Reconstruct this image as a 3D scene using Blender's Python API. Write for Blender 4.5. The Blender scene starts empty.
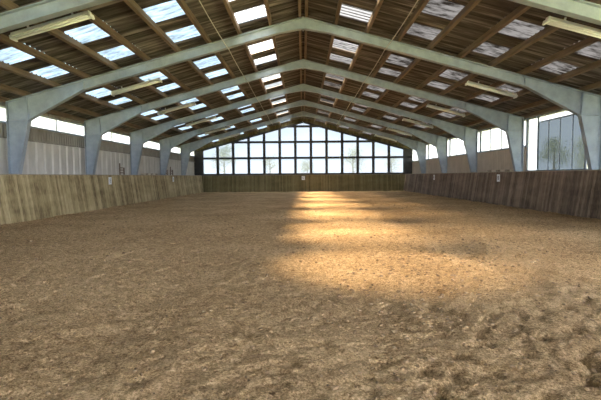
import bpy, math, random
from mathutils import Vector, Matrix, noise
random.seed(4)
S=bpy.context.scene
S.view_settings.view_transform='Standard'
S.view_settings.look='None'
S.view_settings.exposure=0.0

# ---------------------------------------------------------------- materials
def mat(name):
    m=bpy.data.materials.new(name); m.use_nodes=True
    nt=m.node_tree; nt.nodes.clear()
    out=nt.nodes.new('ShaderNodeOutputMaterial')
    return m,nt,out
def N(nt,t,**k):
    n=nt.nodes.new(t)
    for a,b in k.items():
        if a in n.inputs: n.inputs[a].default_value=b
        else: setattr(n,a,b)
    return n
def ramp(nt,fac,stops):
    r=nt.nodes.new('ShaderNodeValToRGB')
    e=r.color_ramp.elements
    while len(e)<len(stops): e.new(0.5)
    for i,(p,c) in enumerate(stops):
        e[i].position=p; e[i].color=(c[0],c[1],c[2],1)
    nt.links.new(fac,r.inputs[0]); return r
def obj_coords(nt,scale=(1,1,1)):
    tc=nt.nodes.new('ShaderNodeTexCoord'); mp=nt.nodes.new('ShaderNodeMapping')
    mp.inputs['Scale'].default_value=scale
    nt.links.new(tc.outputs['Object'],mp.inputs[0]); return mp.outputs[0]
def noise_n(nt,co,scale,detail=4,rough=.6):
    n=nt.nodes.new('ShaderNodeTexNoise'); n.inputs['Scale'].default_value=scale
    n.inputs['Detail'].default_value=detail; n.inputs['Roughness'].default_value=rough
    nt.links.new(co,n.inputs['Vector']); return n
def noisy_mat(name,stops,scale=(1,1,1),ns=3,rough=.7,metal=0,bump=0,bdist=.01,detail=5):
    m,nt,out=mat(name); L=nt.links.new
    co=obj_coords(nt,scale); n=noise_n(nt,co,ns,detail)
    r=ramp(nt,n.outputs[0],stops)
    b=N(nt,'ShaderNodeBsdfPrincipled',Roughness=rough,Metallic=metal)
    L(r.outputs[0],b.inputs['Base Color'])
    if bump:
        bp=N(nt,'ShaderNodeBump',Strength=bump,Distance=bdist); L(n.outputs[0],bp.inputs['Height']); L(bp.outputs[0],b.inputs['Normal'])
    L(b.outputs[0],out.inputs[0]); return m

def plank_mat(name,stops,pitch):
    m,nt,out=mat(name); L=nt.links.new
    tc=nt.nodes.new('ShaderNodeTexCoord')
    sep=nt.nodes.new('ShaderNodeSeparateXYZ'); L(tc.outputs['Object'],sep.inputs[0])
    dv=N(nt,'ShaderNodeMath',operation='DIVIDE'); L(sep.outputs[1] if pitch>0 else sep.outputs[0],dv.inputs[0]); dv.inputs[1].default_value=abs(pitch)
    fl=N(nt,'ShaderNodeMath',operation='FLOOR'); L(dv.outputs[0],fl.inputs[0])
    wn=nt.nodes.new('ShaderNodeTexWhiteNoise'); wn.noise_dimensions='1D'; L(fl.outputs[0],wn.inputs['W'])
    mp=nt.nodes.new('ShaderNodeMapping'); mp.inputs['Scale'].default_value=(9,9,1.0); L(tc.outputs['Object'],mp.inputs[0])
    g=noise_n(nt,mp.outputs[0],2.2,6)
    mp2=nt.nodes.new('ShaderNodeMapping'); mp2.inputs['Scale'].default_value=(.35,.35,1.2); L(tc.outputs['Object'],mp2.inputs[0])
    big=noise_n(nt,mp2.outputs[0],1.2,3)
    m1=N(nt,'ShaderNodeMath',operation='MULTIPLY'); L(wn.outputs[0],m1.inputs[0]); m1.inputs[1].default_value=.24
    m2=N(nt,'ShaderNodeMath',operation='MULTIPLY_ADD'); L(g.outputs[0],m2.inputs[0]); m2.inputs[1].default_value=.5; L(m1.outputs[0],m2.inputs[2])
    m3=N(nt,'ShaderNodeMath',operation='MULTIPLY_ADD'); L(big.outputs[0],m3.inputs[0]); m3.inputs[1].default_value=.42; L(m2.outputs[0],m3.inputs[2])
    r=ramp(nt,m3.outputs[0],stops)
    b=N(nt,'ShaderNodeBsdfPrincipled',Roughness=.85)
    L(r.outputs[0],b.inputs['Base Color'])
    bp=N(nt,'ShaderNodeBump',Strength=.4,Distance=.01); L(g.outputs[0],bp.inputs['Height']); L(bp.outputs[0],b.inputs['Normal'])
    L(b.outputs[0],out.inputs[0]); return m

M_steel=noisy_mat('galvanised_steel',[(.3,(.235,.29,.36)),(.7,(.35,.42,.50))],(1,1,1),2.5,rough=.5)
M_wood=noisy_mat('purlin_wood',[(.3,(.095,.07,.05)),(.7,(.22,.165,.12))],(6,.5,6),2,rough=.8,bump=.2)
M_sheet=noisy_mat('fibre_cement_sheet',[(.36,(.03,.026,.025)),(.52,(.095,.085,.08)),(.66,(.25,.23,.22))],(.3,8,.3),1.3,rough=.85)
M_dark=noisy_mat('dark_window_frame',[(.3,(.018,.02,.022)),(.7,(.045,.045,.045))],ns=3,rough=.6)
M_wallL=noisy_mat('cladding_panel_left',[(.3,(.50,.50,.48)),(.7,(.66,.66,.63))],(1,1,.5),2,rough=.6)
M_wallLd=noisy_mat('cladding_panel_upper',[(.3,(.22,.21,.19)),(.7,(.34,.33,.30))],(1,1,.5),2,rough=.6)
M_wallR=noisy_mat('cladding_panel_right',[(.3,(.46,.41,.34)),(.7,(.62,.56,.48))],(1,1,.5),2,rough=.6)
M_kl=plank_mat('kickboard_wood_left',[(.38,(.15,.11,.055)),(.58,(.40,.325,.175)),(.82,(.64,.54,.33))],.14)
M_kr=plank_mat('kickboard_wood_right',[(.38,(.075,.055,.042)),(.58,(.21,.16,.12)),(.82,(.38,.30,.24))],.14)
M_kf=plank_mat('kickboard_wood_end',[(.35,(.085,.075,.035)),(.58,(.18,.155,.075)),(.85,(.28,.25,.14))],-.14)
M_cap=noisy_mat('cap_rail_wood',[(.3,(.28,.25,.19)),(.7,(.48,.44,.36))],(2,2,2),2,rough=.8)
M_white=noisy_mat('white_enamel',[(.3,(.84,.91,.97)),(.7,(.9,.95,.99))],ns=3,rough=.4)
M_tube=noisy_mat('fluorescent_tube_glass',[(.3,(.85,.92,.97)),(.7,(.92,.96,.99))],ns=3,rough=.2)
M_black=noisy_mat('black_paint',[(.3,(.01,.01,.01)),(.7,(.03,.03,.03))],ns=3,rough=.5)
M_pipe=noisy_mat('pipe_grey',[(.3,(.35,.35,.34)),(.7,(.5,.5,.48))],ns=3,rough=.5)
M_leaf=noisy_mat('foliage',[(.3,(.14,.17,.10)),(.7,(.28,.31,.20))],ns=1,rough=.8)
M_bark=noisy_mat('bark',[(.3,(.09,.07,.05)),(.7,(.18,.14,.11))],(3,3,1),2,rough=.9)
M_grass=noisy_mat('meadow',[(.3,(.13,.17,.07)),(.7,(.26,.28,.15))],ns=.4,rough=.9)
M_pole=noisy_mat('pole_paint',[(.3,(.6,.55,.45)),(.7,(.75,.7,.6))],ns=2,rough=.6)

def pane_mat(name,trans,tint=(1,1,1),col=(.85,.88,.9)):
    m,nt,out=mat(name); L=nt.links.new
    t=N(nt,'ShaderNodeBsdfTransparent'); t.inputs[0].default_value=(*tint,1)
    d=N(nt,'ShaderNodeBsdfTranslucent'); d.inputs[0].default_value=(*col,1)
    mx=nt.nodes.new('ShaderNodeMixShader'); mx.inputs[0].default_value=1-trans
    L(t.outputs[0],mx.inputs[1]); L(d.outputs[0],mx.inputs[2]); L(mx.outputs[0],out.inputs[0]); return m
M_pane=pane_mat('gable_polycarbonate',.78,(.050,.058,.070),(.06,.075,.10))
M_paneF=pane_mat('front_gable_clear_fill',.95)  # unseen front gable, made clear to let in fill light
M_paneS=pane_mat('side_polycarbonate',.8,(.36,.37,.38),(.5,.5,.5))
M_mesh=pane_mat('windbreak_netting',.72,(.155,.17,.185),(.09,.10,.11))

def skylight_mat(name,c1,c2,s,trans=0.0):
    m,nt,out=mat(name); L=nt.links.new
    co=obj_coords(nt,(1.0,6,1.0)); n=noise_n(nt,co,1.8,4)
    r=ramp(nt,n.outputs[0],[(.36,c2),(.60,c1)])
    e=N(nt,'ShaderNodeEmission',Strength=s); L(r.outputs[0],e.inputs[0])  # daylight through the panel set as emission, mottled by dirt noise
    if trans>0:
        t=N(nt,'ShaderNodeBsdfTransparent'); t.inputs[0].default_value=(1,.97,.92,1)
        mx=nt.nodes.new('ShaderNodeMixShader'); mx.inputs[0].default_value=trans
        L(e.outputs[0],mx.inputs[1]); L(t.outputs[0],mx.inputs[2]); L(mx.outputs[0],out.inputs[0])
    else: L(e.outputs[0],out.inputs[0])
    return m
M_skyL=skylight_mat('skylight_glow_bright',(.55,.72,.85),(.24,.33,.40),1.8)
M_skyR=skylight_mat('skylight_glow_dim',(.55,.52,.50),(.05,.04,.032),.72)  # weaker, browner emission stands in for less sun on the right slope
M_skyC=skylight_mat('skylight_clear_sun_row',(.5,.62,.7),(.16,.21,.25),1.0,.30)  # row made clear so the sun throws a streak on the sand
M_skyCR=skylight_mat('skylight_clear_dim_glow',(.40,.36,.33),(.03,.02,.015),.5,.06)  # right-slope dim emission; slight clearness added to widen the sun streak

# sand
def sand_mat():
    m,nt,out=mat('arena_sand'); L=nt.links.new
    co=obj_coords(nt)
    fine=noise_n(nt,co,42,4,.85); mid=noise_n(nt,co,9,6,.8); big=noise_n(nt,co,.4,4,.6)
    a=N(nt,'ShaderNodeMath',operation='MULTIPLY'); L(fine.outputs[0],a.inputs[0]); a.inputs[1].default_value=.55
    b_=N(nt,'ShaderNodeMath',operation='MULTIPLY_ADD'); L(mid.outputs[0],b_.inputs[0]); b_.inputs[1].default_value=.32; L(a.outputs[0],b_.inputs[2])
    c=N(nt,'ShaderNodeMath',operation='MULTIPLY_ADD'); L(big.outputs[0],c.inputs[0]); c.inputs[1].default_value=.13; L(b_.outputs[0],c.inputs[2])
    r=ramp(nt,c.outputs[0],[(.42,(.19,.115,.055)),(.5,(.58,.39,.205)),(.58,(.94,.71,.44))])
    b=N(nt,'ShaderNodeBsdfPrincipled',Roughness=.95); b.inputs['Specular IOR Level'].default_value=.15
    L(r.outputs[0],b.inputs['Base Color'])
    b1=N(nt,'ShaderNodeBump',Strength=1.0,Distance=.08); L(mid.outputs[0],b1.inputs['Height'])
    b2=N(nt,'ShaderNodeBump',Strength=1.0,Distance=.04); L(fine.outputs[0],b2.inputs['Height']); L(b1.outputs[0],b2.inputs['Normal'])
    L(b2.outputs[0],b.inputs['Normal']); L(b.outputs[0],out.inputs[0]); return m
M_sand=sand_mat()
M_clod=noisy_mat('damp_sand_clod',[(.35,(.12,.075,.04)),(.6,(.34,.23,.13))],ns=20,rough=.95)

# ---------------------------------------------------------------- mesh builder
class B:
    def __init__(s): s.v=[];s.f=[];s.m=[]
    def add(s,vs,fs,mi=0):
        o=len(s.v); s.v+=[tuple(v) for v in vs]
        s.f+=[tuple(i+o for i in f) for f in fs]; s.m+=[mi]*len(fs)
    def hexa(s,a,mi=0):
        s.add(a,[(3,2,1,0),(4,5,6,7),(0,1,5,4),(1,2,6,5),(2,3,7,6),(3,0,4,7)],mi)
    def box(s,x0,x1,y0,y1,z0,z1,mi=0):
        s.hexa([(x0,y0,z0),(x1,y0,z0),(x1,y1,z0),(x0,y1,z0),(x0,y0,z1),(x1,y0,z1),(x1,y1,z1),(x0,y1,z1)],mi)
    def prism(s,q,y0,y1,mi=0):
        s.hexa([(p[0],y0,p[1]) for p in q]+[(p[0],y1,p[1]) for p in q],mi)
    def strip(s,p,q,t,y0,y1,mi=0):
        d=Vector((q[0]-p[0],q[1]-p[1])); d.normalize(); n=Vector((-d[1],d[0]))*t/2
        s.prism([(p[0]+n[0],p[1]+n[1]),(q[0]+n[0],q[1]+n[1]),(q[0]-n[0],q[1]-n[1]),(p[0]-n[0],p[1]-n[1])],y0,y1,mi)
    def cyl(s,p,q,r,n=10,mi=0,r2=None):
        p=Vector(p);q=Vector(q);d=(q-p).normalized()
        u=d.orthogonal().normalized();w=d.cross(u); r2=r if r2 is None else r2
        vs=[p+(u*math.cos(2*math.pi*i/n)+w*math.sin(2*math.pi*i/n))*r for i in range(n)]
        vs+=[q+(u*math.cos(2*math.pi*i/n)+w*math.sin(2*math.pi*i/n))*r2 for i in range(n)]
        fs=[(i,(i+1)%n,n+(i+1)%n,n+i) for i in range(n)]+[tuple(reversed(range(n))),tuple(range(n,2*n))]
        s.add(vs,fs,mi)
    def obj(s,name,mats,parent=None,loc=(0,0,0),smooth=False):
        me=bpy.data.meshes.new(name); me.from_pydata(s.v,[],s.f)
        for m in mats: me.materials.append(m)
        me.polygons.foreach_set('material_index',s.m)
        if smooth: me.polygons.foreach_set('use_smooth',[True]*len(s.f))
        me.update()
        o=bpy.data.objects.new(name,me); o.location=loc
        S.collection.objects.link(o)
        if parent: o.parent=parent
        return o

SL=.27027
def top(x): return 7.45-SL*abs(x)
YF=[16.4+5.8*k for k in range(-4,5)]
Y0,Y1=-9.0,45.4

# ---------------------------------------------------------------- steel portal frames
def frame_mesh():
    b=B()
    for sx in (1,-1):
        outer=[(11.1,0),(11.1,1.76),(11.1,3.75),(11.1,top(11.1)),(8.2,top(8.2)),(.9,top(.9)),(0,top(0))]
        inner=[(10.76,0),(10.76,1.76),(10.3,3.78),(10.3,3.78),(8.2,top(8.2)-.34),(.9,top(.9)-.31),(0,top(0)-.40)]
        o=[(sx*p[0],p[1]) for p in outer]; i=[(sx*p[0],p[1]) for p in inner]
        for k in range(6):
            q=[o[k],o[k+1],i[k+1],i[k]]
            if k==2:
                q=[o[2],o[3],(i[2][0],i[2][1]+.001),i[2]]
            b.prism(q,-.008,.008)
            b.strip(o[k],o[k+1],.024,-.11,.11)
            if k!=2: b.strip(i[k],i[k+1],.024,-.11,.11)
        b.strip(i[2],(o[2][0],3.78),.02,-.1,.1)
        b.strip(i[2],(sx*10.35,top(10.35)),.02,-.1,.1)
        b.strip(i[4],(sx*8.2,top(8.2)),.02,-.1,.1)
        b.strip((sx*.012,top(0)-.46),(sx*.012,top(0)),.03,-.11,.11)
        b.box(min(sx*10.7,sx*11.16),max(sx*10.7,sx*11.16),-.15,.15,0,.03)
        for zz in (top(0)-.1,top(0)-.3):
            b.cyl((sx*.0,-.07,zz),(sx*.05,-.07,zz),.018,6); b.cyl((0,.07,zz),(sx*.05,.07,zz),.018,6)
    return b
fb=frame_mesh(); f0=None
for y in YF:
    if f0 is None: f0=fb.obj('steel_portal_frame',[M_steel],loc=(0,y,0))
    else:
        o=bpy.data.objects.new('steel_portal_frame',f0.data); o.location=(0,y,0); S.collection.objects.link(o)

# ---------------------------------------------------------------- roof
b=B()
PX=[.12,1.2,2.35,3.5,4.65,5.8,6.95,8.1,9.25,10.4,11.2]
for sx in (1,-1):
    for x in PX:
        w=.05
        b.prism([(sx*(x-w),top(x-w)+.015),(sx*(x+w),top(x+w)+.015),(sx*(x+w),top(x+w)+.185),(sx*(x-w),top(x-w)+.185)],Y0-.3,Y1+.3)
b.obj('roof_purlins',[M_wood])

XB=[0,1.2,2.35,3.5,4.65,5.8,6.95,8.1,9.25,11.9]
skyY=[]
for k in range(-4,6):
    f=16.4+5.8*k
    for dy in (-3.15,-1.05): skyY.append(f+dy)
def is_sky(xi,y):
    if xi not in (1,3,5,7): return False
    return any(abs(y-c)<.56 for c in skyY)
st=.04; ny=int((Y1+.5-(Y0-.5))/st)
ceil=B(); sky=B()
for sx in (1,-1):
    for xi in range(len(XB)-1):
        xa,xb=XB[xi],XB[xi+1]
        cv=[];
        for j in range(ny+1):
            y=Y0-.5+j*st; z=.235+.042*math.sin(2*math.pi*y/.24)
            cv+=[(sx*xa,y,top(xa)+z),(sx*xb,y,top(xb)+z)]
        ca=[];sk={0:[],1:[]}
        for j in range(ny):
            ym=Y0-.5+(j+.5)*st
            q=(2*j,2*j+1,2*j+3,2*j+2)
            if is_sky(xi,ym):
                sk[1 if (xi==1 and ym>8.2) else 0].append(q)  # clear row placed to shape the sun streak
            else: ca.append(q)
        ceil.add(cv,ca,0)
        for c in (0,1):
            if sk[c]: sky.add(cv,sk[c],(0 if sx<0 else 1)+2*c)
def clean(o):
    import bmesh
    bm=bmesh.new(); bm.from_mesh(o.data)
    bmesh.ops.delete(bm,geom=[v for v in bm.verts if not v.link_faces],context='VERTS')
    bm.to_mesh(o.data); bm.free()
clean(ceil.obj('ceiling',[M_sheet],smooth=True))
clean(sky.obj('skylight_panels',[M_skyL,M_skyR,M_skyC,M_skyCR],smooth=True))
b=B()
for sx in (1,-1):
    b.prism([(0,top(0)+.29),(sx*.25,top(.25)+.28),(sx*.25,top(.25)+.295),(0,top(0)+.31)],Y0-.5,Y1+.5)
b.obj('roof_ridge_cap',[M_sheet])

# ---------------------------------------------------------------- floor
def hf(x,y):
    v=Vector((x,y,0))
    h=.030*noise.noise(v*1.3)+.026*noise.noise(v*3.7+Vector((5,2,1)))
    h+=.028*noise.noise(v*10.0)
    c=noise.noise(v*5.6+Vector((9,9,3)))
    k=.5+.5*noise.noise(v*.35+Vector((1,7,2)))*2
    h-=.085*max(.2,min(1,k))*max(0,c-.2)/.4
    h-=.018*max(0,math.sin(x*2.4+.6*noise.noise(v*.4)))**4
    return h
xs=[]; nx=360
for i in range(nx+1): xs.append(-10.5+21*i/nx)
ys=[Y0]
while ys[-1]<Y1:
    y=ys[-1]
    ys.append(y+(.3 if y<.8 else max(.028,y*.009)))
b=B(); vs=[];fs=[]
for y in ys:
    for x in xs: vs.append((x,y,hf(x,y) if y>.5 else 0))
W=nx+1
for j in range(len(ys)-1):
    for i in range(nx):
        a=j*W+i; fs.append((a,a+1,a+W+1,a+W))
b.add(vs,fs); b.obj('floor',[M_sand],smooth=True)

b=B()
ico_v=[]; t=(1+5**.5)/2
for v in [(-1,t,0),(1,t,0),(-1,-t,0),(1,-t,0),(0,-1,t),(0,1,t),(0,-1,-t),(0,1,-t),(t,0,-1),(t,0,1),(-t,0,-1),(-t,0,1)]:
    ico_v.append(Vector(v).normalized())
ico_f=[(0,11,5),(0,5,1),(0,1,7),(0,7,10),(0,10,11),(1,5,9),(5,11,4),(11,10,2),(10,7,6),(7,1,8),(3,9,4),(3,4,2),(3,2,6),(3,6,8),(3,8,9),(4,9,5),(2,4,11),(6,2,10),(8,6,7),(9,8,1)]
def clod(x,y,r):
    z=hf(x,y)+r*.2
    b.add([(x+v.x*r*random.uniform(.7,1.3),y+v.y*r*random.uniform(.7,1.3),z+v.z*r*random.uniform(.45,.8)) for v in ico_v],ico_f,1 if random.random()<.6 else 0)
for _ in range(8500):
    y=2.2+14*random.random()**1.6; x=random.uniform(-9.5,9.5)
    if abs(x)>y*.75: continue
    clod(x,y,random.choice([.006,.008,.010,.013,.017]))
for _ in range(900):
    y=random.gauss(6.8,2.6); x=random.gauss(y*.32,1.2)
    if y<2.3 or abs(x)>9: continue
    clod(x,y,random.uniform(.014,.034))
for _ in range(800):
    y=random.uniform(7,24); x=random.uniform(-9,9.5); clod(x,y,random.uniform(.016,.036))
b.obj('sand_clods',[M_sand,M_clod])

# ---------------------------------------------------------------- kickboards
def side_kick(sx,m,name,h=1.72):
    b=B(); y=Y0; w=.14
    while y<Y1-.01:
        off=random.uniform(0,.012); y2=min(y+w-.012,Y1)
        xa=10.36+off; xb=10.62+off
        b.hexa([(sx*xa,y,-.06),(sx*(xa+.035),y,-.06),(sx*(xa+.035),y2,-.06),(sx*xa,y2,-.06),
                (sx*xb,y,h),(sx*(xb+.035),y,h),(sx*(xb+.035),y2,h),(sx*xb,y2,h)])
        y+=w
    b.hexa([(sx*10.41,Y0,-.06),(sx*10.44,Y0,-.06),(sx*10.44,Y1,-.06),(sx*10.41,Y1,-.06),
            (sx*10.675,Y0,h),(sx*10.70,Y0,h),(sx*10.70,Y1,h),(sx*10.675,Y1,h)],2)
    b.box(min(sx*10.58,sx*10.73),max(sx*10.58,sx*10.73),Y0,Y1,h,h+.035,1)
    return b.obj(name,[m,M_cap,M_black])
side_kick(-1,M_kl,'kickboard_panelling'); side_kick(1,M_kr,'kickboard_panelling')
for yy,s in ((Y1,-1),(Y0,1)):
    b=B(); x=-10.55
    while x<10.55:
        off=random.uniform(0,.012)
        ya=yy+s*(.32-off); yb=yy+s*(.08-off)
        b.hexa([(x,ya,-.06),(x+.132,ya,-.06),(x+.132,ya-s*.03,-.06),(x,ya-s*.03,-.06),(x,yb,1.7),(x+.132,yb,1.7),(x+.132,yb-s*.03,1.7),(x,yb-s*.03,1.7)])
        x+=.14
    b.hexa([(-10.6,yy+s*.27,-.06),(10.6,yy+s*.27,-.06),(10.6,yy+s*.25,-.06),(-10.6,yy+s*.25,-.06),
            (-10.6,yy+s*.035,1.7),(10.6,yy+s*.035,1.7),(10.6,yy+s*.02,1.7),(-10.6,yy+s*.02,1.7)])
    b.box(-10.6,10.6,min(yy-.02*s,yy+.13*s),max(yy-.02*s,yy+.13*s),1.7,1.735,1)
    b.obj('kickboard_panelling',[M_kf,M_cap])

# ---------------------------------------------------------------- side walls
def ribs(b,x,y0,y1,z0,z1,mi=0,pitch=.25,dep=.03,sx=1):
    y=y0; vs=[];fs=[]
    pts=[]
    while y<y1-1e-4:
        for fy,dx in ((0,0),(.6,0),(.7,dep),(.9,dep)):
            yy=y+fy*pitch
            if yy<y1: pts.append((yy,dx))
        y+=pitch
    pts.append((y1,0))
    for (yy,dx) in pts: vs+=[(x-sx*dx,yy,z0),(x-sx*dx,yy,z1)]
    for i in range(len(pts)-1): fs.append((2*i,2*i+1,2*i+3,2*i+2))
    b.add(vs,fs,mi)
XW=11.35
b=B()
ribs(b,-XW,Y0,Y1,-.1,3.15,0,.6,.05,-1); ribs(b,-XW-.02,Y0,Y1,3.15,3.72,1,.2,.04,-1); ribs(b,-XW,Y0,Y1,4.28,4.62,1,.3,.03,-1)
b.box(-XW-.04,-XW+.07,Y0,Y1,3.68,3.75,2); b.box(-XW-.04,-XW+.07,Y0,Y1,4.25,4.31,2); b.box(-XW-.03,-XW+.06,Y0,Y1,3.11,3.17,1)
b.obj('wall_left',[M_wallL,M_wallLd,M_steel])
b=B()
b.box(-XW-.01,-XW+.0,Y0,Y1,3.75,4.25,0)
y=Y0
while y<Y1:
    b.box(-XW-.02,-XW+.03,y-.02,y+.02,3.75,4.25,1); y+=2.9
b.obj('window_2',[M_paneS,M_steel])

b=B(); wi=3
edges=[Y0]+YF+[Y1]
ribs(b,XW,Y0,Y1,-.1,1.75,0,.3,.03,1); ribs(b,XW,Y0,Y1,4.4,4.62,1,.3,.03,1)
b.box(XW-.06,XW+.04,Y0,Y1,4.35,4.42,2)
wins=[]
for i in range(len(edges)-1):
    ya,yb=edges[i],edges[i+1]
    if yb-ya<.5: continue
    low=1.78 if abs(ya-16.4)<.1 or ya<12 else 3.05
    if low>2: ribs(b,XW,ya,yb,1.75,low,0,.22,.02,1)
    b.box(XW-.07,XW+.05,ya,yb,low-.05,low+.03,2)
    if ya>9: wins.append((ya,yb,low+.03))  # unseen near bays left unglazed to admit fill light
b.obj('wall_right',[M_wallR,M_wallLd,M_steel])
for (ya,yb,lo) in wins:
    w=B()
    if lo<2:
        w.box(XW,XW+.01,ya+.1,ya+1.2,lo,4.35,0); w.box(XW,XW+.01,ya+1.2,yb-1.0,4.1,4.35,0)
        w.box(XW,XW+.01,yb-1.0,yb-.1,lo,4.35,0)
        w.box(XW,XW+.008,ya+1.2,yb-1.0,lo,4.1,2)
        for yy in (ya+1.2,yb-1.0): w.box(XW-.03,XW+.03,yy-.04,yy+.04,lo,4.35,1)
        w.box(XW-.03,XW+.03,ya+1.2,yb-1.0,4.08,4.13,1)
        for k in range(1,4):
            yy=ya+1.2+(yb-ya-2.2)*k/4; w.box(XW-.01,XW+.02,yy-.012,yy+.012,lo,4.1,1)
    else:
        w.box(XW,XW+.01,ya+.05,yb-.05,lo,4.35,0)
        for k in range(1,4):
            yy=ya+(yb-ya)*k/4; w.box(XW-.02,XW+.03,yy-.02,yy+.02,lo,4.35,1)
    w.box(XW-.03,XW+.03,ya,ya+.1,lo,4.35,1); w.box(XW-.03,XW+.03,yb-.1,yb,lo,4.35,1)
    w.obj('window_%d'%wi,[M_paneS,M_steel,M_mesh]); wi+=1

for sx in (-1,1):
    b=B(); b.box(min(sx*10.80,sx*11.33),max(sx*10.80,sx*11.33),Y0,Y1,1.66,1.70)
    b.obj('wall_ledge',[M_cap])

# ---------------------------------------------------------------- gable glazing
def gable(yy,name,wname,pm):
    b=B(); zb=1.80
    def gt(x): return 7.18-SL*abs(x)
    bw=1.62
    xsx=[-11.3]+[(-6.5+i)*bw for i in range(14)]+[11.3]
    zr=[zb,3.5,5.15,6.75]
    for i in range(len(xsx)-1):
        xa,xb=xsx[i],xsx[i+1]
        segs=[(xa,xb)] if xa*xb>=0 else [(xa,0),(0,xb)]
        for (p,q) in segs:
            b.add([(p,yy,zb),(q,yy,zb),(q,yy,gt(q)),(p,yy,gt(p))],[(0,1,2,3)],0)
    for x in xsx[1:-1]:
        b.box(x-.13,x+.13,yy-.12,yy+.06,zb,gt(x)+.02,1)
    for z in zr:
        xe=min(11.3,max(0,(7.18-z)/SL))
        b.box(-xe,xe,yy-.1,yy+.05,z-.11,z+.11,1)
    for sx in (1,-1):
        b.strip((0,gt(0)),(sx*11.35,gt(11.35)),.16,yy-.14,yy+.06,1)
        b.box(min(sx*10.55,sx*11.35),max(sx*10.55,sx*11.35),yy-.1,yy+.05,zb,gt(10.55),1)
    b.obj(wname,[pm,M_dark])
    w=B(); w.box(-11.4,11.4,yy+.02 if yy>0 else yy-.08,yy+.08 if yy>0 else yy-.02,-.1,zb)
    for sx in (1,-1):
        w.prism([(0,gt(0)+.05),(sx*11.4,gt(11.4)+.05),(sx*11.4,top(11.4)+.2),(0,top(0)+.2)],yy-.02,yy+.04)
    w.obj(name,[M_kf])
gable(Y1,'wall_back','window_1',M_pane); gable(Y0,'wall_front','window_%d'%wi,M_paneF)

# ---------------------------------------------------------------- lamps
def lamp(x,y):
    e=bpy.data.objects.new('fluorescent_lamp',None); S.collection.objects.link(e)
    z=top(x)-.18; s=1 if x>0 else -1
    e.location=(x,y,z); e.rotation_euler=(0,math.atan(SL)*s,0)
    h=B(); h.hexa([(-1.05,-.13,0),(1.05,-.13,0),(1.05,.13,0),(-1.05,.13,0),(-1.05,-.07,.10),(1.05,-.07,.10),(1.05,.07,.10),(-1.05,.07,.10)])
    h.box(-1.08,-1.03,-.13,.13,-.08,.02); h.box(1.03,1.08,-.13,.13,-.08,.02)
    for xx in (-.6,.6): h.box(xx-.02,xx+.02,-.02,.02,.09,.20)
    h.obj('housing',[M_white],parent=e)
    t=B()
    for yy in (-.065,.065): t.cyl((-1.03,yy,-.035),(1.03,yy,-.035),.026,10)
    t.obj('tubes',[M_tube],parent=e,smooth=True)
lamp(7.3,11.5); lamp(-6.5,11.4)
for k in range(5):
    lamp(7.85,18.4+5.8*k); lamp(-7.0,18.4+5.8*k)

for x0 in (3.0,-2.75):
    b=B()
    for i in range(len(YF)-1):
        ya,yb=YF[i],YF[i+1]; zt=top(x0)-.42; n=6
        for k in range(n):
            t0,t1=k/n,(k+1)/n
            b.cyl((x0,ya+(yb-ya)*t0,zt-.25*t0*(1-t0)),(x0,ya+(yb-ya)*t1,zt-.25*t1*(1-t1)),.014,6)
        b.cyl((x0,ya,zt),(x0,ya,zt+.10),.01,6)
    b.obj('irrigation_pipe',[M_pipe])

# ---------------------------------------------------------------- dressage letters
def letter(ch,loc,rot):
    e=bpy.data.objects.new('dressage_letter_sign',None); S.collection.objects.link(e)
    e.location=loc; e.rotation_euler=rot
    p=B(); p.box(-.17,.17,-.01,.01,-.2,.2); p.obj('plate',[M_white],parent=e)
    c=bpy.data.curves.new('letter','FONT'); c.body=ch; c.size=.3; c.align_x='CENTER'; c.align_y='CENTER'; c.extrude=.003
    o=bpy.data.objects.new('letter',c); o.data.materials.append(M_black); S.collection.objects.link(o)
    o.parent=e; o.location=(0,-.014,0); o.rotation_euler=(math.pi/2,0,0)
letter('C',(0,Y1-.20,1.4),(math.atan(.24/1.74)*-1,0,0))
for ch,x,y in (('S',-1,35),('E',-1,23.5),('R',1,35),('B',1,23.5)):
    letter(ch,(x*10.50,y,1.42),(0,0,math.pi/2 if x<0 else -math.pi/2))

def pole_stack(x,ya,yb):
    b=B()
    for k in range(4):
        xx=x+.1*(k%2); zz=1.747+.088*(k//2)
        n=6
        for j in range(n):
            b.cyl((xx,ya+(yb-ya)*j/n,zz),(xx,ya+(yb-ya)*(j+1)/n,zz),.045,10,j%2)
    b.obj('jump_poles',[M_pole,M_cap],smooth=True)
pole_stack(11.17,23.0,26.4); pole_stack(-11.22,30,33)
def wing(x,y):
    b=B(); z0=1.702
    for yy in (-.3,.3):
        b.box(x-.03,x+.03,y+yy-.03,y+yy+.03,z0,z0+.75 if yy<0 else z0+.5)
        b.box(x-.16,x+.16,y+yy-.03,y+yy+.03,z0,z0+.05)
    for zz in (.15,.32,.45): b.box(x-.015,x+.015,y-.3,y+.3,z0+zz,z0+zz+.05)
    b.obj('jump_stand',[M_bark])
wing(-11.05,34.9); wing(-11.05,36.4); wing(-11.05,26.4)

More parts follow.
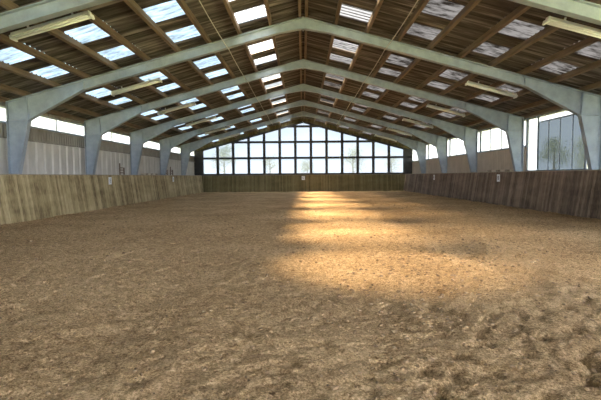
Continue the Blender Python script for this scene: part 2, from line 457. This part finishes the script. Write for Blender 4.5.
# ---------------------------------------------------------------- outside
b=B(); b.add([(-150,-100,-.12),(150,-100,-.12),(150,200,-.12),(-150,200,-.12)],[(0,1,2,3)]); b.obj('ground',[M_grass])
def tree_mesh(seed):
    rnd=random.Random(seed); b=B()
    b.cyl((0,0,0),(.1,0,2.5),.28,10,0,.2); b.cyl((.1,0,2.5),(0,.1,6.5),.2,8,0,.07)
    tips=[]
    for k in range(16):
        a=rnd.uniform(0,6.28); z=rnd.uniform(2.2,6); l=rnd.uniform(1.2,2.6)*(1.1-z/10)
        e=Vector((l*math.cos(a),l*math.sin(a),z+rnd.uniform(.6,1.6)))
        b.cyl((.05,0,z),e,.07,6,0,.02); tips.append(e)
    tips.append(Vector((0,0,7)))
    for t_ in tips:
        for _ in range(130):
            c=t_+Vector((rnd.gauss(0,.65),rnd.gauss(0,.65),rnd.gauss(0,.5)))
            u=Vector((rnd.gauss(0,1),rnd.gauss(0,1),rnd.gauss(0,1))).normalized(); w=u.orthogonal().normalized()
            s=rnd.uniform(.06,.14)
            b.add([c-u*s,c+w*s*.6,c+u*s,c-w*s*.6],[(0,1,2,3)],1)
    return b
tm=[tree_mesh(i) for i in range(2)]; td=[]
for i,t_ in enumerate(tm):
    td.append(t_.obj('tree',[M_bark,M_leaf],loc=(-16+26*i,88,-.12)).data)
for (x,y,s,r) in ((-7,92,.8,1),(1,96,.7,2),(19,94,.85,.5),(-25,94,1.0,2.2),(31,47,.8,1),(38,66,.9,2),(34,52,.6,.3)):
    o=bpy.data.objects.new('tree',random.choice(td)); o.location=(x,y,-.12); o.scale=(s,s,s); o.rotation_euler=(0,0,r); S.collection.objects.link(o)

# ---------------------------------------------------------------- light (sky + sun; skylight panels also emit)
w=bpy.data.worlds.new('World'); S.world=w; w.use_nodes=True
bg=w.node_tree.nodes['Background']; bg.inputs[0].default_value=(.94,.96,1.0,1); bg.inputs[1].default_value=17.5
sl=bpy.data.lights.new('sun','SUN'); sl.energy=230; sl.angle=math.radians(24); sl.color=(1,.77,.49)
so=bpy.data.objects.new('sun',sl); S.collection.objects.link(so)
so.rotation_euler=Vector((3.15,-1.8,-7.1)).to_track_quat('-Z','Y').to_euler()

# ---------------------------------------------------------------- camera
cd=bpy.data.cameras.new('camera'); cd.lens=26.0; cd.sensor_width=36; cd.clip_end=500
c=bpy.data.objects.new('camera',cd); S.collection.objects.link(c)
R=Matrix.Rotation(math.radians(.33),4,'Z')@Matrix.Rotation(math.radians(90-3.15),4,'X')@Matrix.Rotation(math.radians(-.42),4,'Z')
c.matrix_world=Matrix.Translation((-.05,0,1.6))@R
S.camera=c
